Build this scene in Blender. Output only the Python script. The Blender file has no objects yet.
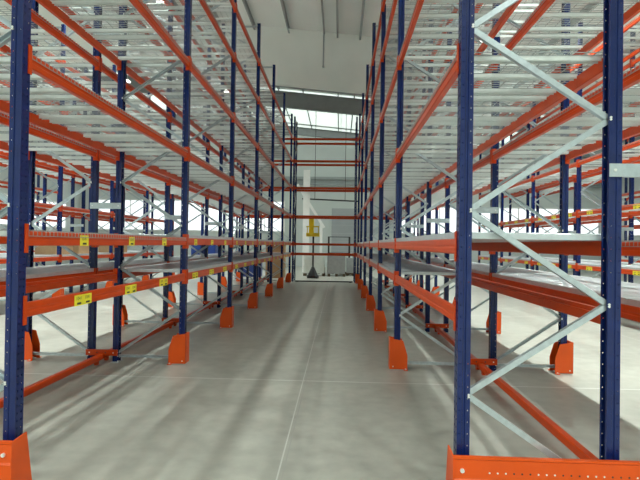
import bpy, bmesh, math, random
from mathutils import Matrix, Vector
random.seed(7)
scene = bpy.context.scene
COL = scene.collection
PI = math.pi

# ------------------------------------------------------------------ materials
def mat(name, color, rough=0.5, metal=0.0, noise=0.0, nscale=8.0, bump=0.0, spec=0.5, emit=0.0):
    m = bpy.data.materials.new(name); m.use_nodes = True
    nt = m.node_tree; b = nt.nodes['Principled BSDF']
    b.inputs['Base Color'].default_value = (*color, 1)
    b.inputs['Roughness'].default_value = rough
    b.inputs['Metallic'].default_value = metal
    b.inputs['Specular IOR Level'].default_value = spec
    if emit:
        b.inputs['Emission Color'].default_value = (*color, 1)
        b.inputs['Emission Strength'].default_value = emit
    if noise or bump:
        tc = nt.nodes.new('ShaderNodeTexCoord'); n = nt.nodes.new('ShaderNodeTexNoise')
        n.inputs['Scale'].default_value = nscale; n.inputs['Detail'].default_value = 4
        nt.links.new(tc.outputs['Object'], n.inputs['Vector'])
        if noise:
            r = nt.nodes.new('ShaderNodeValToRGB')
            r.color_ramp.elements[0].color = (*[c*(1-noise) for c in color], 1)
            r.color_ramp.elements[1].color = (*[min(1, c*(1+noise)) for c in color], 1)
            r.color_ramp.elements[0].position = .3; r.color_ramp.elements[1].position = .7
            nt.links.new(n.outputs['Fac'], r.inputs['Fac'])
            nt.links.new(r.outputs['Color'], b.inputs['Base Color'])
        if bump:
            bp = nt.nodes.new('ShaderNodeBump'); bp.inputs['Strength'].default_value = bump
            nt.links.new(n.outputs['Fac'], bp.inputs['Height'])
            nt.links.new(bp.outputs['Normal'], b.inputs['Normal'])
    return m

ORANGE = mat('orange_paint', (0.58, 0.056, 0.003), .29, 0, .06, 6, spec=.3)
GUARD = mat('guard_orange_paint', (0.72, 0.085, 0.005), .38, 0, .05, 5, spec=.35)
BLUE = mat('blue_paint', (0.0045, 0.017, 0.105), .25, 0, .12, 7, spec=.45)
GALV = mat('galvanised_steel', (0.50, 0.56, 0.59), .34, .55, .08, 30)
CHANM = mat('bright_zinc', (0.74, 0.78, 0.76), .38, .3, .05, 20)
WIRE = mat('galvanised_wire', (0.37, 0.39, 0.39), .4, .35)
SHEET = mat('galvanised_sheet', (0.58, 0.62, 0.65), .33, .45, .07, 14)
BOLT = mat('zinc_bolt', (0.85, 0.85, 0.82), .3, .4)
YEL = mat('yellow_tag', (0.85, 0.75, 0.04), .5)
INK = mat('black_print', (0.02, 0.02, 0.02), .5)
BLACK = mat('black_steel', (0.02, 0.02, 0.022), .5, 0, .1, 6)
CEIL = mat('ceiling_sheet', (0.84, 0.87, 0.84), .6, 0, .03, .6)
CURT = mat('curtain_fabric', (0.82, 0.84, 0.80), .8, 0, .04, .8)
PURL = mat('purlin_steel', (0.36, 0.39, 0.39), .5, .2, .06, 3)
RAFT = mat('rafter_steel', (0.27, 0.29, 0.29), .5, .1, .06, 3)
WHITE = mat('white_panel', (0.62, 0.66, 0.64), .5, 0, .03, 1.2)
GREYP = mat('grey_panel', (0.42, 0.44, 0.46), .5, 0, .04, 1.5)
GLASS = mat('bright_window_pane', (0.92, 0.97, 1.0), .3, emit=1.0)
CEILGLOW = mat('ceiling_glow_sheet', (0.86, 0.96, 0.90), .5, emit=.75)  # emission stands in for light on the far ceiling
LAMP = mat('lamp_lens', (1.0, 0.97, 0.90), .4, emit=12)
WRAP = mat('stretch_wrap', (0.74, 0.80, 0.76), .3, 0, .05, 5)
WRAPG = mat('grey_wrap', (0.34, 0.36, 0.36), .4, 0, .08, 6)
WOOD = mat('pallet_wood', (0.10, 0.07, 0.04), .8, 0, .25, 14)
CARD = mat('cardboard', (0.50, 0.33, 0.18), .8, 0, .08, 10)
YELP = mat('yellow_paint', (0.85, 0.68, 0.02), .4, 0, .05, 6)
BLUEP = mat('blue_plastic', (0.02, 0.06, 0.30), .4, 0, .1, 6)
RUBBER = mat('black_rubber', (0.02, 0.02, 0.02), .8)
PAPER = mat('off_white_paint', (0.88, 0.88, 0.85), .5, 0, .03, 4)

def floor_material():
    m = bpy.data.materials.new('polished_concrete'); m.use_nodes = True
    nt = m.node_tree; N = nt.nodes; L = nt.links; b = N['Principled BSDF']
    tc = N.new('ShaderNodeTexCoord')
    def noise(s, d, scale=None):
        n = N.new('ShaderNodeTexNoise'); n.inputs['Scale'].default_value = s; n.inputs['Detail'].default_value = d
        if scale:
            mp = N.new('ShaderNodeMapping'); mp.inputs['Scale'].default_value = scale
            L.new(tc.outputs['Object'], mp.inputs['Vector']); L.new(mp.outputs['Vector'], n.inputs['Vector'])
        else: L.new(tc.outputs['Object'], n.inputs['Vector'])
        return n
    n1 = noise(.7, 6); n2 = noise(6, 6); n3 = noise(1.4, 3, (.35, 2.0, 1))
    r = N.new('ShaderNodeValToRGB')
    r.color_ramp.elements[0].color = (.275, .270, .240, 1); r.color_ramp.elements[0].position = .3
    r.color_ramp.elements[1].color = (.435, .428, .380, 1); r.color_ramp.elements[1].position = .72
    mx = N.new('ShaderNodeMath'); mx.operation = 'MULTIPLY_ADD'; mx.inputs[1].default_value = .45
    L.new(n2.outputs['Fac'], mx.inputs[0])
    m2 = N.new('ShaderNodeMath'); m2.operation = 'MULTIPLY_ADD'; m2.inputs[1].default_value = .35; 
    L.new(n1.outputs['Fac'], m2.inputs[0]); L.new(mx.outputs[0], m2.inputs[2])
    mul = N.new('ShaderNodeMath'); mul.operation = 'MULTIPLY'; mul.inputs[1].default_value = .2
    L.new(n3.outputs['Fac'], mul.inputs[0]); L.new(mul.outputs[0], mx.inputs[2])
    L.new(m2.outputs[0], r.inputs['Fac'])
    # saw-cut joints: thin pale grooves on a grid
    sep = N.new('ShaderNodeSeparateXYZ'); L.new(tc.outputs['Object'], sep.inputs[0])
    def joint(out, off, period, half):
        a = N.new('ShaderNodeMath'); a.operation = 'ADD'; a.inputs[1].default_value = -off + period*20 + period/2
        L.new(out, a.inputs[0])
        mo = N.new('ShaderNodeMath'); mo.operation = 'MODULO'; mo.inputs[1].default_value = period; L.new(a.outputs[0], mo.inputs[0])
        s = N.new('ShaderNodeMath'); s.operation = 'SUBTRACT'; s.inputs[1].default_value = period/2; L.new(mo.outputs[0], s.inputs[0])
        ab = N.new('ShaderNodeMath'); ab.operation = 'ABSOLUTE'; L.new(s.outputs[0], ab.inputs[0])
        lt = N.new('ShaderNodeMath'); lt.operation = 'LESS_THAN'; lt.inputs[1].default_value = half; L.new(ab.outputs[0], lt.inputs[0])
        return lt
    j1 = joint(sep.outputs['X'], -.43, 6.0, .006); j1b = joint(sep.outputs['X'], -.395, 6.0, .004)
    j2 = joint(sep.outputs['Y'], 5.95, 6.0, .014)
    mxj = N.new('ShaderNodeMath'); mxj.operation = 'MAXIMUM'; L.new(j1.outputs[0], mxj.inputs[0]); L.new(j2.outputs[0], mxj.inputs[1])
    mix = N.new('ShaderNodeMix'); mix.data_type = 'RGBA'
    L.new(mxj.outputs[0], mix.inputs['Factor']); L.new(r.outputs['Color'], mix.inputs[6]); mix.inputs[7].default_value = (.52,.52,.49,1)
    mix2 = N.new('ShaderNodeMix'); mix2.data_type = 'RGBA'
    L.new(j1b.outputs[0], mix2.inputs['Factor']); L.new(mix.outputs[2], mix2.inputs[6]); mix2.inputs[7].default_value = (.33, .32, .30, 1)
    L.new(mix2.outputs[2], b.inputs['Base Color'])
    rr = N.new('ShaderNodeMapRange'); rr.inputs['To Min'].default_value = .28; rr.inputs['To Max'].default_value = .5
    L.new(n1.outputs['Fac'], rr.inputs['Value']); L.new(rr.outputs[0], b.inputs['Roughness'])
    b.inputs['Specular IOR Level'].default_value = .45
    return m
CONC = floor_material()

# ------------------------------------------------------------------ mesh helper
class MB:
    def __init__(s): s.v = []; s.f = []; s.mi = []; s.mats = []
    def _m(s, m):
        if m not in s.mats: s.mats.append(m)
        return s.mats.index(m)
    def add(s, vs, fs, m, M=None):
        o = len(s.v); k = s._m(m)
        s.v += [tuple(M @ Vector(p)) if M else tuple(p) for p in vs]
        for f in fs: s.f.append(tuple(i+o for i in f)); s.mi.append(k)
    def box(s, a, b, m, M=None):
        x0, y0, z0 = a; x1, y1, z1 = b
        s.add([(x0,y0,z0),(x1,y0,z0),(x1,y1,z0),(x0,y1,z0),(x0,y0,z1),(x1,y0,z1),(x1,y1,z1),(x0,y1,z1)],
              [(0,3,2,1),(4,5,6,7),(0,1,5,4),(1,2,6,5),(2,3,7,6),(3,0,4,7)], m, M)
    def prism(s, prof, a, b, axis, m, M=None):
        # closed profile extruded along an axis; prof pairs are the two other axes in order
        n = len(prof); vs = []
        for t in (a, b):
            for p, q in prof:
                vs.append((t,p,q) if axis == 'x' else (p,t,q) if axis == 'y' else (p,q,t))
        fs = [(i, (i+1) % n, n+(i+1) % n, n+i) for i in range(n)] + [tuple(range(n-1, -1, -1)), tuple(range(n, 2*n))]
        s.add(vs, fs, m, M)
    def cyl(s, c, r, h, axis, m, n=8, M=None, r2=None):
        r2 = r if r2 is None else r2
        vs = []
        for t, rad in ((0, r), (h, r2)):
            for i in range(n):
                a = 2*PI*i/n; u, v = rad*math.cos(a), rad*math.sin(a)
                d = (t,u,v) if axis == 'x' else (u,t,v) if axis == 'y' else (u,v,t)
                vs.append((c[0]+d[0], c[1]+d[1], c[2]+d[2]))
        fs = [(i, (i+1) % n, n+(i+1) % n, n+i) for i in range(n)] + [tuple(range(n-1, -1, -1)), tuple(range(n, 2*n))]
        s.add(vs, fs, m, M)
    def bar(s, p, q, w, h, m):
        p, q = Vector(p), Vector(q); d = q-p; L = d.length
        R = d.to_track_quat('X', 'Z').to_matrix().to_4x4()
        s.box((0,-w/2,-h/2), (L,w/2,h/2), m, Matrix.Translation(p) @ R)
    def join(s, o, M=None):
        off = len(s.v)
        s.v += [tuple(M @ Vector(p)) if M else p for p in o.v]
        for f, k in zip(o.f, o.mi): s.f.append(tuple(i+off for i in f)); s.mi.append(s._m(o.mats[k]))
    def mesh(s, name, solid=0.0, bevel=0.0, fix=True):
        me = bpy.data.meshes.new(name)
        me.from_pydata(s.v, [], s.f)
        for m in s.mats: me.materials.append(m)
        for p, k in zip(me.polygons, s.mi): p.material_index = k
        if fix or solid or bevel:
            bm = bmesh.new(); bm.from_mesh(me)
            if solid:
                bmesh.ops.remove_doubles(bm, verts=bm.verts, dist=1e-5)
                bmesh.ops.recalc_face_normals(bm, faces=bm.faces)
                bmesh.ops.solidify(bm, geom=bm.faces[:], thickness=solid)
            bmesh.ops.recalc_face_normals(bm, faces=bm.faces)
            if bevel:
                es = [e for e in bm.edges if len(e.link_faces) == 2 and e.calc_face_angle(0) > .6]
                bmesh.ops.bevel(bm, geom=es, offset=bevel, segments=2, affect='EDGES', clamp_overlap=True)
            bm.to_mesh(me); bm.free()
        me.update()
        return me

def link(name, data, loc=(0,0,0), rz=0.0, parent=None, M=None):
    o = bpy.data.objects.new(name, data)
    COL.objects.link(o)
    if parent: o.parent = parent
    if M is not None: o.matrix_local = M
    else: o.location = loc; o.rotation_euler = (0, 0, rz)
    return o
def tag(o, label, cat, group=None):
    o['label'] = label; o['category'] = cat
    if group: o['group'] = group
    return o
def struct(name, mb, label=None, **k):
    o = link(name, mb.mesh(name, **k)); o['kind'] = 'structure'
    if label: o['label'] = label; o['category'] = name.split('_')[0]
    return o
def copy_tree(src, loc, rz):
    c = src.copy(); COL.objects.link(c); c.location = loc; c.rotation_euler = (0, 0, rz)
    for ch in src.children:
        d = ch.copy(); COL.objects.link(d); d.parent = c
        for g in ch.children:
            e = g.copy(); COL.objects.link(e); e.parent = d
    return c
ORD = ['first','second','third','fourth','fifth','sixth','seventh','eighth','ninth','tenth']

# ------------------------------------------------------------------ layout
D, GAP, AISLE = .94, .364, 3.0
XL, XR = -2.19, .81
YS = [3.16, 6.66] + [6.66 + 2.87*k for k in range(1, 6)]
HT = 7.45
BLK = 2*D + GAP
LV1L = [1.268, 1.762, 2.99, 4.27, 5.48, 6.48]
LV1R = [1.295, 1.75, 2.99, 4.27, 5.48, 6.48]
LV2 = [1.27, 2.62, 3.90, 5.20, 6.45]
# key: front-post X, direction the row extends, levels, first/last frame index, words
ROWS = {
 'L1f': (XL, -1, LV1L, 0, 6, "left rack's aisle-side row"),
 'L1b': (XL-BLK, 1, LV1L, 0, 6, "left rack's far-side row"),
 'R1f': (XR, 1, LV1R, 0, 6, "right rack's aisle-side row"),
 'R1b': (XR+BLK, -1, LV1R, 0, 6, "right rack's far-side row"),
 'R2f': (XR+BLK+AISLE, 1, LV2, 1, 6, "near row beyond the right rack"),
 'R2b': (XR+2*BLK+AISLE, -1, LV2, 1, 6, "rear row beyond the right rack"),
 'L2f': (XL-BLK-AISLE, -1, LV2, 1, 6, "near row beyond the left rack"),
 'L2b': (XL-2*BLK-AISLE, 1, LV2, 1, 6, "rear row beyond the left rack"),
 'R3f': (XR+2*BLK+2*AISLE, 1, LV2, 4, 6, "outermost row on the right"),
 'L3f': (XL-2*BLK-2*AISLE, -1, LV2, 4, 6, "outermost row on the left"),
}
YC = 21.48                      # the rack across the end of the aisle
XC = [-4.87, -2.10, .70, 3.47]  # its uprights

# ------------------------------------------------------------------ upright frame
def perforated_strip(mb, P, u0, u1, z0, z1, cols, pitch, hw, hh, m):
    """a strip spanned by u (along P) and z with real holes; P(u) gives (x, y)"""
    n = int((z1-z0)/pitch); cw = (u1-u0)/cols
    for r in range(n):
        a, b = z0+r*pitch, z0+(r+1)*pitch; zc = (a+b)/2
        for c in range(cols):
            l, rr = u0+c*cw, u0+(c+1)*cw; uc = (l+rr)/2
            zz = zc
            pts = [(l,a),(uc,a),(uc,zz-hh),(uc-hw,zz-hh*.4),(uc-hw,zz+hh*.4),(uc,zz+hh),(uc,b),(l,b)]
            pts2 = [(rr,a),(rr,b),(uc,b),(uc,zz+hh),(uc+hw,zz+hh*.4),(uc+hw,zz-hh*.4),(uc,zz-hh),(uc,a)]
            for q in (pts, pts2):
                mb.add([(*P(u), z) for u, z in q], [tuple(range(8))], m)
    top = z0+n*pitch
    if top < z1-1e-4:
        mb.add([(*P(u0),top),(*P(u1),top),(*P(u1),z1),(*P(u0),z1)], [(0,1,2,3)], m)
def plain_strip(mb, p, q, z0, z1, m):
    mb.add([(*p,z0),(*q,z0),(*q,z1),(*p,z1)], [(0,1,2,3)], m)

PW = .041                                     # half width of a post
def post_mesh():
    mb = MB(); z0, z1 = .008, HT
    for i in (0, .003):                       # outer and inner skin of the folded steel
        W = PW-i; Y = PW-i; G = PW-.007-i
        perforated_strip(mb, lambda u: (-W, u), -Y, Y, z0, z1, 2, .05, .0068, .011, BLUE)
        for s in (-1, 1):
            perforated_strip(mb, lambda u: (u, s*Y), -W, -.010, z0, z1, 1, .075, .0045, .006, BLUE)
            plain_strip(mb, (-.010, s*Y), (-.005, s*G), z0, z1, BLUE)
            plain_strip(mb, (-.005, s*G), (.006, s*G), z0, z1, BLUE)
            plain_strip(mb, (.006, s*G), (.011, s*Y), z0, z1, BLUE)
            perforated_strip(mb, lambda u: (u, s*Y), .011, W, z0, z1, 1, .075, .0045, .006, BLUE)
            plain_strip(mb, (W, s*Y), (W, s*.024), z0, z1, BLUE)
    for s in (-1, 1):                         # rims
        mb.box((PW-.003,min(s*.023,s*.025),z0), (PW,max(s*.023,s*.025),z1), BLUE)
    return mb.mesh('post', fix=False)
POST = post_mesh()
def brace_mesh(L):
    mb = MB()
    w, t = .0185, .003
    prof = [(-.017,-w),(.017,-w),(.017,-w+t),(-.017+t,-w+t),(-.017+t,w-t),(.017,w-t),(.017,w),(-.017,w)]
    mb.prism(prof, 0, L, 'x', GALV)
    for x in (.012, L-.012):
        mb.cyl((x,-.046,0), .008, .092, 'y', BOLT, 6)
    return mb.mesh('brace')
X0, X1 = .022, D-.022
NODES = [(X1, .13)] + [((X0 if k % 2 == 0 else X1), .74+.597*k) for k in range(12)]
DL = math.hypot(X1-X0, .597); DL0 = math.hypot(X1-X0, .61)
BR_D, BR_0, BR_H = brace_mesh(DL), brace_mesh(DL0), brace_mesh(X1-X0)
def foot_mesh():
    mb = MB()
    mb.box((-.06,-.07,0), (.06,.07,.008), GALV)
    for y in (-.056, .056): mb.cyl((.045,y,.008), .010, .018, 'z', BOLT, 6)
    return mb.mesh('foot_plate')
FOOT = foot_mesh()
def brace_matrix(a, b):
    d = math.atan2(b[1]-a[1], b[0]-a[0])
    return Matrix.Translation((a[0], 0, a[1])) @ Matrix.Rotation(-d, 4, 'Y')
def build_frame():
    r = bpy.data.objects.new('upright_frame', None); COL.objects.link(r)
    r.empty_display_size = .2
    for x, a in ((0, 0), (D, PI)):
        p = link('post', POST, (x,0,0), a, r); link('foot_plate', FOOT, (0,0,0), 0, p)
    for k in range(len(NODES)-1):
        link('brace', BR_0 if k == 0 else BR_D, parent=r, M=brace_matrix(NODES[k], NODES[k+1]))
    link('brace', BR_H, parent=r, M=Matrix.Translation((X0, 0, .085)))
    link('brace', BR_H, parent=r, M=Matrix.Translation((X0, 0, 7.38)))
    return r
frame0 = build_frame(); used = [False]
def place_frame(x, y, rz, label, group):
    if not used[0]:
        o = frame0; used[0] = True; o.location = (x, y, 0); o.rotation_euler = (0, 0, rz)
    else: o = copy_tree(frame0, (x, y, 0), rz)
    tag(o, label, 'rack frame', group)
for key, (X, d, lv, n0, n1, words) in ROWS.items():
    for n in range(n0, n1+1):
        if n == 0: lab = f"blue end frame closest to camera in {words}, silver zigzag bracing"
        elif n == n1: lab = f"blue upright frame farthest from camera in {words}"
        else: lab = f"blue upright frame, {ORD[n-n0]} from near end of {words}"
        place_frame(X, YS[n], 0 if d > 0 else PI, lab, f"upright frames of the {words}")
CW = ["left of the aisle end, outer bay", "closing left side of the aisle end opening", "closing right side of the aisle end opening", "right of the aisle end, outer bay"]
for i, x in enumerate(XC):
    place_frame(x, YC, PI/2, "dark blue frame, rack across the hall, " + CW[i], 'frames of the rack across the hall')

# ------------------------------------------------------------------ pallet beams
BH, BW = .102, .05
def beam_mb(L):
    """lies along y, centred; outer face at x=-BW/2; top at z=0"""
    mb = MB()
    r = .006
    prof = [(-BW/2+r,0),(-BW/2,-r),(-BW/2,-.040),(-BW/2+.004,-.046),(-BW/2+.004,-.060),(-BW/2,-.066),(-BW/2,-BH+r),(-BW/2+r,-BH),
            (BW/2-r,-BH),(BW/2,-BH+r),(BW/2,-.032),(.006,-.032),(.006,0)]
    mb.prism(prof, -L/2, L/2, 'y', ORANGE)
    return mb
def conn_mb():
    """connector at the +y end; local y=0 is the post face, post is at +y"""
    mb = MB()
    mb.box((-BW/2-.002,-.006,-.15), (BW/2,0,.05), ORANGE)
    mb.box((-BW/2-.0085,-.006,-.15), (-BW/2-.002,.030,.05), ORANGE)
    for z in (-.12, -.07, .02):
        mb.cyl((-BW/2-.0115,.014,z), .007, .003, 'x', ORANGE, 6)
    return mb
CONN_MB = conn_mb(); CONN = CONN_MB.mesh('connector')
def text_mesh(s, size):
    c = bpy.data.curves.new('t', 'FONT'); c.body = s; c.size = size; c.align_x = 'CENTER'; c.align_y = 'CENTER'
    o = bpy.data.objects.new('t', c); COL.objects.link(o)
    me = bpy.data.meshes.new_from_object(o.evaluated_get(bpy.context.evaluated_depsgraph_get()))
    bpy.data.objects.remove(o)
    vs = [tuple(v.co) for v in me.vertices]; fs = [tuple(p.vertices) for p in me.polygons]
    bpy.data.meshes.remove(me)
    return vs, fs
TXT = text_mesh('1041', .040)
def tag_mb(n):
    """n adjoining yellow tags on the outer (-x) face, centred on y=0"""
    mb = MB(); w = .135
    for k in range(n):
        yc = (k-(n-1)/2)*w
        mb.box((-.002, yc-w/2+.001, -.044), (0, yc+w/2-.001, .044), YEL)
        # reading direction seen from -x: y decreases to the right
        mb.add([(-.0024, yc-p[0]*1.15, p[1]+.014) for p in TXT[0]], TXT[1], INK)
        mb.box((-.0026, yc-.034, -.034), (-.0018, yc+.026, -.018), INK)
    return mb
TAG1_MB, TAG2_MB = tag_mb(1), tag_mb(2)
TAG1, TAG2 = TAG1_MB.mesh('tag', fix=False), TAG2_MB.mesh('tag', fix=False)
BEAM_MB, BEAM_ME = {}, {}
def beam_mesh(L):
    k = round(L, 3)
    if k not in BEAM_ME: BEAM_MB[k] = beam_mb(L); BEAM_ME[k] = BEAM_MB[k].mesh('pallet_beam')
    return BEAM_MB[k], BEAM_ME[k]
def rotM(rz): return Matrix.Rotation(rz, 4, 'Z')
CAND = []   # (distance, kind info)
BX = -PW + BW/2 - .001       # beam centre line relative to its post, outer face flush with the post
LEVW6 = ['lowest', 'eye-level', 'third', 'fourth', 'fifth', 'top']
LEVW5 = ['lowest', 'second', 'third', 'fourth', 'top']
def bayw(n, n0, n1): return 'nearest' if n == n0 else 'farthest' if n == n1-1 else ORD[n-n0]
for key, (X, d, lv, n0, n1, words) in ROWS.items():
    names = LEVW6 if len(lv) == 6 else LEVW5
    for n in range(n0, n1):
        yc = (YS[n]+YS[n+1])/2; L = YS[n+1]-YS[n]-2*PW
        for li, z in enumerate(lv):
            if n == 0 and li >= 4: continue          # above the frame
            for side in (0, 1):
                xl = BX if side == 0 else D-BX
                x = X + d*xl
                rz = (0 if d > 0 else PI) + (0 if side == 0 else PI)
                tags = 0
                if side == 0 and key == 'L1f' and li < 2: tags = 2 if li == 0 else 1
                if side == 0 and key == 'R2f' and li < 2: tags = 2
                edge = ('aisle' if key in ('L1f','R1f') else 'outer') if side == 0 else 'rear'
                tw = 'yellow-tagged orange' if tags else 'orange'
                lab = f"{tw} beam, {names[li]} level, {edge} edge, {bayw(n,n0,n1)} bay, {words}"
                CAND.append((math.hypot(x, yc) + (0 if key[1] == '1' else 100), lab, 'beams of the '+words, x, yc, z, rz, L, tags, n))
for b in range(3):
    xc = (XC[b]+XC[b+1])/2; L = XC[b+1]-XC[b]-2*PW
    bw = ['left of the aisle end', 'spanning the far aisle end', 'right of the aisle end'][b]
    for li, z in enumerate(LV1R):
        for side in (0, 1):
            y = YC + (BX if side == 0 else D-BX)
            lab = f"dark orange beam {bw}, {LEVW6[li]} level, {'front' if side == 0 else 'rear'} edge, rack across the hall"
            pr = 40 + b if b == 1 else 200
            CAND.append((pr, lab, 'beams of the rack across the hall', xc, y, z, PI/2 if side == 0 else -PI/2, L, 0, 5))
CAND.sort(key=lambda c: c[0])
REST_BEAMS = MB()
for i, (dist, lab, grp, x, y, z, rz, L, tags, n) in enumerate(CAND):
    mb, me = beam_mesh(L)
    ts = []
    if tags:
        offs = [.78, 1.70, 2.62] if n == 0 else [.40, 1.32, 2.25]
        s = 1 if abs(rz) < .1 else -1
        ts = [s*(o-(L+2*PW)/2) for o in offs]
    if i < 300:
        o = link('pallet_beam', me, (x, y, z), rz); tag(o, lab, 'rack beam', grp)
        link('connector', CONN, (0, L/2, 0), 0, o)
        link('connector', CONN, parent=o, M=Matrix.Translation((0,-L/2,0)) @ Matrix.Scale(-1, 4, (0,1,0)))
        for t in ts:
            c = link('location_tag', TAG2 if tags == 2 else TAG1, (-BW/2, t, -.060), 0, o); c['label'] = 'yellow location tag with black print'
    else:
        M = Matrix.Translation((x,y,z)) @ rotM(rz)
        REST_BEAMS.join(mb, M); REST_BEAMS.join(CONN_MB, M @ Matrix.Translation((0,L/2,0)))
        REST_BEAMS.join(CONN_MB, M @ Matrix.Translation((0,-L/2,0)) @ Matrix.Scale(-1, 4, (0,1,0)))
        for t in ts: REST_BEAMS.join(TAG2_MB, M @ Matrix.Translation((-BW/2,t,-.060)))
o = link('pallet_beams', REST_BEAMS.mesh('pallet_beams')); o['kind'] = 'stuff'
tag(o, 'orange beams of the distant racks seen through the two nearer racks', 'rack beams')

# ------------------------------------------------------------------ decks
XI = D/2
def wire_mb(w):
    """a mesh panel: centred on x (depth) and y (width), wires resting on beam tops at z=0, bent down over both beams"""
    mb = MB(); r = .0026; half = D/2+PW+.004
    n = int(round(w/.05)); ys = [-w/2+.012+(w-.024)*i/n for i in range(n+1)]
    for y in ys:
        mb.box((-half, y-r, .001), (half, y+r, .001+2*r), WIRE)
        for s in (-1, 1): mb.box((min(s*half, s*(half-2*r)), y-r, -.031), (max(s*half, s*(half-2*r)), y+r, .001), WIRE)
    for i in range(9):
        x = -half+.06+(2*half-.12)*i/8
        mb.box((x-r, -w/2, .001+2*r), (x+r, w/2, .001+4*r), WIRE)
    for s in (-1, 1): mb.box((s*half-r, -w/2, -.031-2*r), (s*half+r, w/2, -.031), WIRE)
    return mb
def chan_mb():
    mb = MB(); h = D/2+PW-BW-.004
    prof = [(-.024,0),(-.024,-.034),(-.021,-.034),(-.021,-.003),(.021,-.003),(.021,-.034),(.024,-.034),(.024,0)]
    mb.prism(prof, -h, h, 'x', CHANM)
    return mb
CHAN_MB = chan_mb(); CHAN = CHAN_MB.mesh('support_channel')
def chan_offsets(w): return [-w/2+.09, 0, w/2-.09]
WIRE_ME, WIRE_MB, WIRE_JOIN = {}, {}, {}
def sheet_mb(w):
    """folded steel deck panel resting on the beams"""
    mb = MB(); half = D/2+PW-.006; g = w/2-.002
    prof = [(-g,.002),(-g,.040),(-g+.006,.046)]
    k = 5
    for i in range(1, k):
        y = -g+2*g*i/k
        prof += [(y-.012,.046),(y-.006,.041),(y+.006,.041),(y+.012,.046)]
    prof += [(g-.006,.046),(g,.040),(g,.002)]
    mb.prism(prof, -half, half, 'x', SHEET)
    return mb
SHEET_ME, SHEET_MB = {}, {}
DC = []
for key, (X, d, lv, n0, n1, words) in ROWS.items():
    names = LEVW6 if len(lv) == 6 else LEVW5
    for n in range(n0, n1):
        Lc = YS[n+1]-YS[n]-2*PW-.004; pn = 4 if n == 0 else 3; w = Lc/pn
        for li, z in enumerate(lv):
            if n == 0 and li >= 4: continue
            wire = li >= (2 if len(lv) == 6 else 1)
            if n == 0 and li == 1 and key in ('L1f', 'R1b'): wire = True
            if n == 0 and li == 0 and key in ('L1f', 'R1f'): continue     # open level
            for p in range(pn):
                y = YS[n]+PW+.002+w*(p+.5)
                pw = (['first','second','third','last'] if pn == 4 else ['near','middle','far'])[p]
                kind = 'wire mesh' if wire else 'smooth steel'
                lab = f"{kind} deck, {pw} panel, {names[li]} level, {bayw(n,n0,n1)} bay, {words}"
                DC.append((math.hypot(X, y)+(0 if key[1] == '1' else 100), wire, lab, kind+' decks of the '+words, X+d*D/2, y, z, w, n))
DC.sort(key=lambda c: c[0])
REST_DECKS = MB(); nw = ns = 0
for dist, wire, lab, grp, x, y, z, w, n in DC:
    k = round(w, 3)
    if wire:
        if k not in WIRE_MB:
            WIRE_MB[k] = wire_mb(w-.006); WIRE_ME[k] = WIRE_MB[k].mesh('wire_deck', fix=False)
            j = MB(); j.join(WIRE_MB[k])
            for c in chan_offsets(w): j.join(CHAN_MB, Matrix.Translation((0,c,0)))
            WIRE_JOIN[k] = (j, j.mesh('wire_deck_whole', fix=False))
        nw += 1
        if nw <= 300:
            if n <= 2 and dist < 100:
                o = link('wire_deck', WIRE_ME[k], (x, y, z))
                for c in chan_offsets(w): link('support_channel', CHAN, (0, c, 0), 0, o)
            else: o = link('wire_deck', WIRE_JOIN[k][1], (x, y, z))
            tag(o, lab, 'shelf deck', grp)
        else: REST_DECKS.join(WIRE_JOIN[k][0], Matrix.Translation((x,y,z)))
    else:
        if k not in SHEET_MB: SHEET_MB[k] = sheet_mb(w); SHEET_ME[k] = SHEET_MB[k].mesh('steel_deck')
        ns += 1
        o = link('steel_deck', SHEET_ME[k], (x, y, z)); tag(o, lab, 'shelf deck', grp)
o = link('wire_decks', REST_DECKS.mesh('wire_decks', fix=False)); o['kind'] = 'stuff'
tag(o, 'wire mesh decks of the distant racks beyond the two nearer racks', 'shelf decks')
print('beams', len(CAND), 'wire', nw, 'sheet', ns)

# ------------------------------------------------------------------ post guards
def guard_mb():
    """web faces the aisle at -x, chamfered side plates run back along +x"""
    mb = MB(); t = .006; x0, x1, hy, h = -.105, .135, .085, .43
    mb.box((x0, -hy, .012), (x0+t, hy, h), GUARD)
    side = [(x0,.012),(x1,.012),(x1,.20),(.075,h-.03),(x0,h)]
    for s in (-1, 1):
        a, b = (s*hy, s*(hy-t))
        mb.prism(side, min(a,b), max(a,b), 'y', GUARD)
    for s in (-1, 1): mb.box((x1-.05, min(s*hy, s*(hy+.045)), .004), (x1, max(s*hy, s*(hy+.045)), .012), GUARD)
    return mb
GU = guard_mb().mesh('post_guard')
def bolt_mb():
    mb = MB()
    for s in (-1, 1):
        mb.cyl((.11, s*.108, .012), .012, .014, 'z', BOLT, 6)
        mb.cyl((-.06, s*.0855 if s > 0 else -.0855-.006, .05), .009, .006, 'y', BOLT, 6)
    mb.box((-.10,-.075,0), (.10,.075,.004), GALV)
    return mb
GB = bolt_mb().mesh('anchor_bolts')
gn = {'L1f': 'left side of the central aisle', 'R1f': 'right side of the central aisle', 'L1b': 'outer side of the left rack', 'R1b': 'outer side of the right rack',
      'R2f': 'near row beyond the right rack', 'L2f': 'near row beyond the left rack'}
for key, w in gn.items():
    X, d, lv, n0, n1, words = ROWS[key]
    for n in range(1, 7):
        o = link('post_guard', GU, (X-(.035 if key == 'L1f' else 0), YS[n], 0), 0 if d > 0 else PI)
        link('base_anchor', GB, (0,0,0), 0, o)
        nn = 'nearest' if n == 1 else 'farthest' if n == 6 else ORD[n-1]
        tag(o, f"orange steel post guard at floor, {nn} one on the {w}", 'post guard', 'post guards, ' + w)

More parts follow.
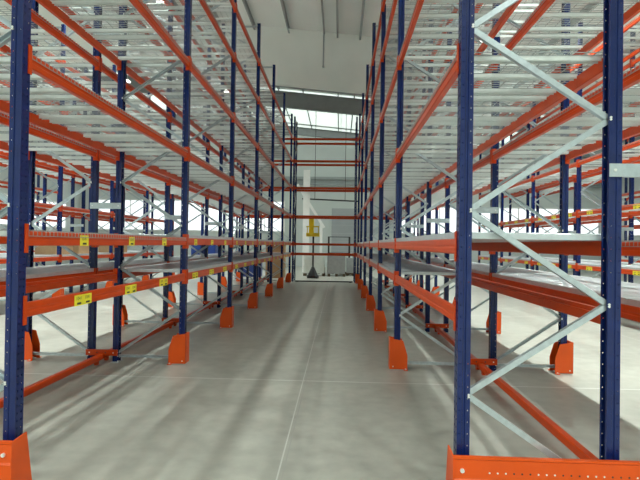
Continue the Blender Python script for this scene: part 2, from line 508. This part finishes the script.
# end barriers in front of the first frames
def end_barrier(x0, x1, label):
    h = .385; t = .008; y0 = YS[0]-.13; y1 = YS[0]+.10
    xa = x0 if x0 > -1 else x1   # aisle-side end
    o = link('end_barrier', None, ((x0+x1)/2, y0, 0)); tag(o, label, 'rack end guard')
    cx = (x0+x1)/2
    mb = MB()
    # front panel with a pressed ledge, as a bent sheet
    prof = [(0,.01),(0,.235),(.008,.247),(.008,h-.02),(0,h-.012),(.0,h),(.03,h),(.03,h-t),(.008+t,h-t),(.008+t,.250),(t,.235),(t,.01)]
    mb.prism([(p, q) for p, q in prof], x0-cx, x1-cx, 'x', GUARD)
    link('front_panel', mb.mesh('front_panel'), (0,0,0), 0, o)
    for xe in (x0, x1):
        s = 1 if xe == x0 else -1
        m2 = MB()
        ln = .15 if s*1 == 1 and xe == xa else .15
        side = [(0,.01),(ln+.07,.01),(ln,h+.012),(0,h)]
        a, b = sorted((xe-cx, xe-cx-s*t))
        m2.prism(side, a, b, 'x', GUARD)
        link('side_plate', m2.mesh('side_plate'), (0,0,0), 0, o)
    m3 = MB(); n = int((x1-x0-.2)/.05)
    for i in range(n):
        x = x0-cx+.22+i*.05
        if x > x1-cx-.1: break
        m3.cyl((x,-.001+.008,.288), .006, .002, 'y', BOLT if (i//3) % 2 == 0 else INK, 8)
    link('hole_row', m3.mesh('hole_row'), (0,0,0), 0, o)
    for xe, s in ((x0, 1), (x1, -1)):
        for z in (.30, .10):
            m4 = MB(); m4.cyl((xe-cx+s*.05,-.012 if z < .3 else -.004,z), .014, .012, 'y', BOLT, 8)
            link('bolt', m4.mesh('bolt'), (0,0,0), 0, o)
end_barrier(XR-.075, XR+BLK+.075, 'long orange end guard across the near foot of the right rack')
end_barrier(XL-BLK-.075, XL+.075, 'orange end guard with white bolts at near foot of the left rack')

# row spacers, floor connectors, floor rails between the back-to-back rows
SPC = MB(); l_ = GAP/2+.04
SPC.box((-l_,-.0475,-.042), (l_,-.0425,.042), GALV)
SPC.box((-GAP/2+.06,-.0425,-.042), (GAP/2-.06,-.01,-.038), GALV); SPC.box((-GAP/2+.06,-.0425,.038), (GAP/2-.06,-.01,.042), GALV)
SP = SPC.mesh('row_spacer')
sb = MB()
for s in (-1, 1): sb.cyl((s*(l_-.035),-.0535,0), .010, .006, 'y', BOLT, 6)
SPB = sb.mesh('bolts')
FCM = MB(); FCM.box((-l_,-.085,.10), (l_,-.055,.18), ORANGE); FCM.box((-l_,-.055,.10), (-l_+.09,-.052,.18), ORANGE)
FC = FCM.mesh('floor_connector')
fcb = MB()
for x in (-.17,-.06,.06,.17): fcb.cyl((x,-.089,.14), .010, .004, 'y', INK if abs(x) < .1 else BOLT, 6)
FCB = fcb.mesh('bolts')
for side, xm, w, base in (('L', XL-D-GAP/2, 'left rack', 0), ('R', XR+D+GAP/2, 'right rack', 0),
                    ('L2', XL-BLK-AISLE-D-GAP/2, 'distant rack beyond the left one', 1), ('R2', XR+BLK+AISLE+D+GAP/2, 'distant rack beyond the right one', 1)):
    for n in range(base, 7):
        for zi, z in enumerate((2.20, 4.62, 6.9)):
            if n == 0 and zi: continue
            o = link('row_spacer', SP, (xm, YS[n], z)); link('bolt_pair', SPB, (0,0,0), 0, o)
            zz = ['lower', 'middle', 'upper'][zi]
            nn = 'nearest' if n == base else 'farthest' if n == 6 else ORD[n-base]
            tag(o, f"{zz} silver spacer plate, {nn} post pair of {w}", 'rack spacer', f'{zz} row spacers of the {w}')
    if len(side) == 1:
        for n in range(0, 7):
            o = link('floor_connector', FC, (xm, YS[n], 0)); link('bolt_row', FCB, (0,0,0), 0, o)
            nn = 'nearest' if n == 0 else 'farthest' if n == 6 else ORD[n]
            tag(o, f"orange floor connector joining back posts of the {w}, {nn} pair", 'rack connector', f'floor connectors of the {w}')
        for n in range(0, 6):
            mb = MB(); r = .008
            y0, y1 = YS[n]-.05, YS[n+1]-.09
            a = .036
            prof = [(-a+r,.05),(a-r,.05),(a,.05+r),(a,.125-r),(a-r,.125),(-a+r,.125),(-a,.125-r),(-a,.05+r)]
            mb.prism(prof, y0, y1, 'y', ORANGE)
            for yy in (y0+.12, y1-.12): mb.box((-.02, yy-.03, 0), (.02, yy+.03, .05), ORANGE)
            o = link('floor_rail', mb.mesh('floor_rail'), (xm, 0, 0))
            tag(o, f"orange guide rail along the floor under the {w}, {bayw(n,0,6)} bay", 'floor rail', f'floor rails of the {w}')

# ------------------------------------------------------------------ hall
HX0, HX1, HY0, HY1 = -20., 20., -9., 36.
SL = .10                                 # the roof falls towards the right
def rz_(x, base=10.0): return base - SL*(x+.7)
mb = MB(); mb.box((HX0,HY0,-.2), (HX1,HY1,0), CONC); struct('floor', mb, 'polished grey concrete floor with saw-cut joints')
YK = 18.6
def roof(y0, y1, m, name, base=10.0, th=.15):
    mb = MB(); prof = [(HX0,rz_(HX0,base)),(HX1,rz_(HX1,base)),(HX1,rz_(HX1,base)+th),(HX0,rz_(HX0,base)+th)]
    mb.prism(prof, y0, y1, 'y', m); return struct(name, mb)
roof(HY0, YK+.2, CEIL, 'ceiling')
roof(YK+.2, HY1, CEIL, 'ceiling')
# glowing sheets added under the far roof bay so its ceiling looks brightly lit
k = 0
for y0, y1 in ((26.3, 29.9), (30.0, 33.6), (34.1, 35.8)):
    for x0 in (-16.5, -13.2, -9.9, -6.6, -3.3, 0, 3.3, 6.6, 9.9, 13.2):
        mb = MB(); x1 = x0+3.26
        mb.prism([(x0,rz_(x0)-.02),(x1,rz_(x1)-.02),(x1,rz_(x1)-.004),(x0,rz_(x0)-.004)], y0, y1, 'y', CEILGLOW)
        k += 1; o = struct(f'window_{20+k}', mb)  # added glow sheet rather than a real opening
def purlin(x, y0, y1):
    mb = MB(); z = rz_(x); b = .21
    prof = [(x-.035,z-.005),(x-.035,z-b),(x+.035,z-b),(x+.035,z-b+.012),(x-.025,z-b+.012),(x-.025,z-.017),(x+.035,z-.017),(x+.035,z-.005)]
    mb.prism(prof, y0, y1, 'y', PURL)
    o = struct('roof_purlin', mb)
xs = [-3.45, -2.1, -.2, .68]
xs += [-3.45-1.37*i for i in range(1, 12)] + [.68+1.37*i for i in range(1, 14)]
for x in xs:
    purlin(x, HY0+.1, YK-.05); purlin(x, YK+.25, HY1-.1)
# rafters across the hall
def rafter(y, depth, w=.22, m=RAFT):
    mb = MB(); t = .02
    for (a, b, c) in ((-w/2, w/2, 0), ):
        for z0, z1, h in ((-.22-t, -.22, w/2), (-.22-depth, -.22-depth+t, w/2), (-.22-depth+t, -.22-t, .009)):
            prof = [(HX0,rz_(HX0)+z0),(HX1,rz_(HX1)+z0),(HX1,rz_(HX1)+z1),(HX0,rz_(HX0)+z1)]
            mb.prism(prof, y-h, y+h, 'y', m)
    struct('roof_beam', mb)
rafter(26.0, .87); rafter(33.9, .55); rafter(10.2, .6); rafter(2.3, .6); rafter(-5.6, .6)
# draught curtain
mb = MB(); prof = [(HX0+.1,rz_(HX0)-.005),(HX1-.1,rz_(HX1)-.005),(HX1-.1,rz_(HX1)-2.3),(HX0+.1,rz_(HX0)-2.3)]
mb.prism(prof, YK-.02, YK+.02, 'y', CURT)
o = link('smoke_curtain', mb.mesh('smoke_curtain')); tag(o, 'pale grey smoke curtain hanging from roof across the whole hall', 'smoke curtain')
mb = MB(); prof = [(HX0+.1,rz_(HX0)-2.3),(HX1-.1,rz_(HX1)-2.3),(HX1-.1,rz_(HX1)-2.34),(HX0+.1,rz_(HX0)-2.34)]
mb.prism(prof, YK-.03, YK+.03, 'y', PURL); link('bottom_bar', mb.mesh('bottom_bar'), parent=o)
# sprinkler drop pipe in front of the curtain
mb = MB(); mb.cyl((-.72, 18.2, 8.55), .03, 1.44, 'z', PURL, 10); mb.cyl((-.72, 18.2, 8.46), .05, .09, 'z', PURL, 10, r2=.03)
mb.cyl((-.72, HY0+.5, 9.93), .035, 27.2, 'y', PURL, 10)
o = link('sprinkler_pipe', mb.mesh('sprinkler_pipe')); tag(o, 'thin grey sprinkler pipe with a drop hanging below the roof', 'pipe')
# walls
def wall(name, a, b, m=WHITE, lab=None): mb = MB(); mb.box(a, b, m); return struct(name, mb, lab)
zl, zr = rz_(HX0)+.1, rz_(HX1)+.1
wall('wall_left', (HX0-.2,HY0,0), (HX0,HY1,zl)); wall('wall_right', (HX1,HY0,0), (HX1+.2,HY1,zr))
for nm, y0, y1 in (('wall_back', HY1, HY1+.2), ('wall_front', HY0-.2, HY0)):
    mb = MB(); mb.prism([(HX0,0),(HX1,0),(HX1,zr),(HX0,zl)], y0, y1, 'y', WHITE); struct(nm, mb)
# glazed bands
wn = [0]
def window_band(axis, c, a0, a1, z0, z1, n, inward):
    wn[0] += 1; f = MB(); g = MB(); t = .06
    for i in range(n+1):
        u = a0+(a1-a0)*i/n
        p, q = (u-.04, z0), (u+.04, z1)
        if axis == 'y': f.box((p[0], min(c, c+inward*t), z0), (q[0], max(c, c+inward*t), z1), PAPER)
        else: f.box((min(c, c+inward*t), p[0], z0), (max(c, c+inward*t), q[0], z1), PAPER)
    for zz in (z0, z1):
        if axis == 'y': f.box((a0-.04, min(c, c+inward*t), zz-.05), (a1+.04, max(c, c+inward*t), zz+.05), PAPER)
        else: f.box((min(c, c+inward*t), a0-.04, zz-.05), (max(c, c+inward*t), a1+.04, zz+.05), PAPER)
    e0, e1 = sorted((c+inward*.005, c+inward*.03))
    if axis == 'y': g.box((a0, e0, z0), (a1, e1, z1), GLASS)
    else: g.box((e0, a0, z0), (e1, a1, z1), GLASS)
    o = struct(f'window_{wn[0]}', f)
    link('window_pane', g.mesh('window_pane'), parent=o)
window_band('y', HY1, -19, -4.2, 2.6, 4.9, 10, -1)
window_band('y', HY1, 4.5, 19, 2.6, 4.6, 10, -1)
window_band('x', HX0, 3, 34, 2.6, 4.4, 16, 1)
window_band('x', HX1, 3, 34, 2.6, 4.4, 16, -1)
# grey sectional door in the end wall and things before it
mb = MB()
for i in range(7): mb.box((-.62,HY1-.06,.02+i*.63), (2.4,HY1-.005,.02+i*.63+.615), GREYP)
o = struct('door_1', mb)
mb = MB(); mb.box((-20,HY1-.34,6.55), (20,HY1-.02,6.75), PURL); mb.box((-20,HY1-.19,6.25), (20,HY1-.16,6.55), PURL); mb.box((-20,HY1-.34,6.15), (20,HY1-.02,6.27), PURL)
struct('trim_1', mb)

# ------------------------------------------------------------------ things beyond the far rack
def wrapped_pallet(x, y, w, dd, h, m, label):
    r = link('wrapped_pallet', None, (x, y, 0)); tag(r, label, 'wrapped pallet', None)
    p = MB()
    for i in range(5): p.box((-w/2+i*(w-.12)/4, -dd/2, .12), (-w/2+i*(w-.12)/4+.12, dd/2, .144), WOOD)
    for xx in (-w/2, -.07, w/2-.14):
        p.box((xx,-dd/2,0), (xx+.14,dd/2,.022), WOOD)
        for yy in (-dd/2, -.07, dd/2-.14): p.box((xx,yy,.022), (xx+.14,yy+.14,.12), WOOD)
    link('pallet', p.mesh('pallet'), parent=r)
    b = MB(); b.box((-w/2+.02,-dd/2+.02,.146), (w/2-.02,dd/2-.02,h), m); b.box((-w/2+.05,-dd/2+.05,h), (w/2-.05,dd/2-.05,h+.02), m)
    link('load', b.mesh('load', bevel=.03), parent=r)
wrapped_pallet(-1.35, 26.0, 1.15, 1.0, 1.15, WRAP, 'pale wrapped pallet load on floor beyond the aisle end, behind the black stand')
wrapped_pallet(-.15, 25.9, .95, 1.0, 1.1, WRAPG, 'grey wrapped pallet load at centre of floor beyond the aisle end')
wrapped_pallet(.75, 26.6, .75, .8, .95, WRAPG, 'small dark grey pallet load at right beyond the aisle end')
wrapped_pallet(.35, 27.8, .8, .9, 1.2, WRAP, 'pale wrapped pallet load between and behind two grey loads')
# mast lift: black foot, thin mast, yellow platform
r = link('mast_lift', None, (-1.32, 23.9, 0)); tag(r, 'yellow platform lift on thin mast with black splayed foot, beyond aisle end', 'lift')
mb = MB(); mb.cyl((0,0,.02), .30, .12, 'z', BLACK, 12); mb.cyl((0,0,.14), .26, .42, 'z', BLACK, 12, r2=.07)
link('base', mb.mesh('base'), parent=r)
for sx in (-.22, .22):
    for sy in (-.22, .22):
        m2 = MB(); m2.cyl((sx-.02,sy,.05), .05, .04, 'x', RUBBER, 10); link('wheel', m2.mesh('wheel'), parent=r)
mb = MB(); mb.cyl((0,0,.56), .045, 1.52, 'z', BLACK, 10); link('mast', mb.mesh('mast'), parent=r)
mb = MB(); mb.box((-.34,-.3,2.08), (.30,.3,2.26), YELP)
for a, b in ((-.30,-.26), (-.02,.02), (.24,.28)): mb.box((a,-.3,2.26), (b,-.26,2.56), YELP)
mb.box((-.34,-.3,2.54), (.30,-.26,2.60), YELP)
mb.box((-.22,-.14,2.26), (.02,.14,3.0), YELP)
link('platform', mb.mesh('platform'), parent=r)
# white bracing of the hall frame behind
mb = MB(); Y = 29.0
mb.box((-2.25,Y-.1,0), (-1.85,Y+.1,6.2), PAPER)
mb.bar((-2.6,Y-.2,5.3), (-.95,Y-.2,2.7), .12, .16, PAPER)
mb.box((-2.3,Y-.25,4.9), (-1.8,Y+.12,5.1), PAPER); mb.box((-1.2,Y-.25,0), (-1.05,Y+.1,2.95), PAPER)
o = link('steel_column', mb.mesh('steel_column')); o['kind'] = 'structure'
# cable tray
mb = MB(); mb.bar((-2.4,30,4.55), (1.2,30,4.42), .12, .08, BLACK)
for x in (-1.6, .3): mb.box((x-.015,29.985,4.5), (x+.015,30.015,rz_(x)-.006), BLACK)
o = link('cable_tray', mb.mesh('cable_tray')); tag(o, 'dark cable tray hung level in front of the end wall', 'cable tray')
# black barrier frame
mb = MB()
for x in (-.62, .55): mb.box((x-.05,27.1,0), (x+.05,27.2,2.15), BLACK)
mb.box((-.62,27.13,2.11), (.55,27.17,2.15), BLACK); mb.box((-.62,27.13,1.2), (.55,27.17,1.24), BLACK)
o = link('barrier_frame', mb.mesh('barrier_frame')); tag(o, 'black two-post barrier frame before the grey sectional door', 'barrier')
# dark floor bar at the far end of the aisle
mb = MB(); mb.box((-2.0,YC-.04,.012), (.6,YC+.04,.06), BLACK)
for x in (-1.9, .5): mb.box((x-.05,YC-.06,0), (x+.05,YC+.06,.012), BLACK)
o = link('floor_bar', mb.mesh('floor_bar')); tag(o, 'dark bar lying on floor across the far end of the aisle', 'floor bar')
# cartons on the lowest deck of the rack beyond the left one, blue bins on the floor
def carton(x, y, z, w, dd, h, label, m=CARD, cat='box', nm='cardboard_box'):
    mb = MB(); mb.box((-w/2,-dd/2,0), (w/2,dd/2,h), m)
    o = link(nm, mb.mesh(nm, bevel=.008), (x, y, z)); tag(o, label, cat)
    t = MB(); t.box((-.03,-dd/2-.001,h-.12), (.03,dd/2+.001,h+.001), PAPER if m is CARD else BLACK); link('tape' if m is CARD else 'strap', t.mesh('tape'), parent=o)
ZL = LV2[0]+.047; XM = ROWS['L2f'][0]-D/2
carton(XM, 12.95, ZL, .6, .8, .42, 'tan cardboard box on the lowest deck beyond left rack, nearest of three')
carton(XM, 13.95, ZL, .6, .6, .36, 'tan cardboard box on the lowest deck beyond left rack, middle of three')
carton(XM, 16.4, ZL, .6, .9, .45, 'large tan cardboard box on the lowest deck beyond left rack, farthest of three')
carton(-3.2, 24.0, 0, .9, .9, 1.7, 'tall tan carton standing on floor beyond the rack across the hall')
carton(-4.6, 24.6, 0, 1.1, 1.0, 1.1, 'blue plastic crate on floor beyond the rack across the hall', BLUEP, 'crate', 'plastic_crate')
carton(-7.2, 25.5, 0, 1.3, 1.0, 1.9, 'tall blue plastic crate far behind the left rack', BLUEP, 'crate', 'plastic_crate')

# ------------------------------------------------------------------ lamps
LH = MB(); LH.box((-.15,-.4,.0), (.15,.4,.07), PAPER); LH.box((-.01,-.3,.07), (.01,-.28,.995), GALV); LH.box((-.01,.28,.07), (.01,.3,.995), GALV)
LHM = LH.mesh('housing'); LL = MB(); LL.box((-.13,-.38,-.012), (.13,.38,0), LAMP); LLM = LL.mesh('lens')
SIDE, FRONT, FAR_FILL = 265, 390, 260
LAMPS = [(x, y, SIDE, w) for x, w in ((4.55, 'aisle right of the right rack'), (-5.93, 'aisle left of the left rack'), (9.8, 'outer right aisle'), (-11.2, 'outer left aisle'),
          (-16.5, 'left wall'), (15.5, 'right wall')) for y in (4.6, 8.4, 12.2, 15.6)]
LAMPS += [(x, -5.0, FRONT, 'open floor before the racks') for x in (-11.2, -5.93, -.69, 4.55, 9.8)]
LAMPS += [(x, 24.2, FAR_FILL, 'added fill for floor beyond the racks') for x in (-11.2, -5.93, 4.55, 9.8)]  # extra lamps added to brighten the floor behind the racks
cnt = {}
for x, y, pw, w in LAMPS:
    z = rz_(x)-1.0; i = cnt[w] = cnt.get(w, -1)+1
    o = link('high_bay_lamp', LHM, (x, y, z)); link('lens', LLM, (0,0,0), 0, o)
    side = 'near wall' if abs(y) > 4 and 'aisle' in w or 'wall' in w else 'left'
    tag(o, f"white linear ceiling lamp, {w}, {ORD[i]} from {side}", 'lamp', f'ceiling lamps, {w}')
    ld = bpy.data.lights.new('lamp_light', 'AREA'); ld.shape = 'RECTANGLE'; ld.size = .22; ld.size_y = .6
    ld.energy = pw*(.45 if y == 15.6 else 1); ld.color = (.90, 1, .93); ld.spread = math.radians(130)
    lo = bpy.data.objects.new('lamp_light', ld); COL.objects.link(lo); lo.location = (x, y, z-.02)

# world: pale sky outside
w = bpy.data.worlds.new('World'); scene.world = w; w.use_nodes = True
w.node_tree.nodes['Background'].inputs[0].default_value = (.85, .92, 1, 1); w.node_tree.nodes['Background'].inputs[1].default_value = 1.0

# ------------------------------------------------------------------ camera
cd = bpy.data.cameras.new('camera'); cam = bpy.data.objects.new('camera', cd); COL.objects.link(cam)
cd.sensor_width = 36; cd.lens = 478.2/640*36; cd.clip_end = 200; cd.clip_start = .05
cam.matrix_world = Matrix.Translation((0,0,1.7)) @ Matrix.Rotation(.0412, 4, 'Z') @ Matrix.Rotation(PI/2+.0090, 4, 'X') @ Matrix.Rotation(.0147, 4, 'Z')
scene.camera = cam
scene.view_settings.view_transform = 'Standard'; scene.view_settings.look = 'None'
scene.view_settings.exposure = 0.20; scene.view_settings.gamma = 1; scene.view_settings.use_curve_mapping = False
scene.cycles.max_bounces = 8; scene.cycles.diffuse_bounces = 5; scene.cycles.glossy_bounces = 3
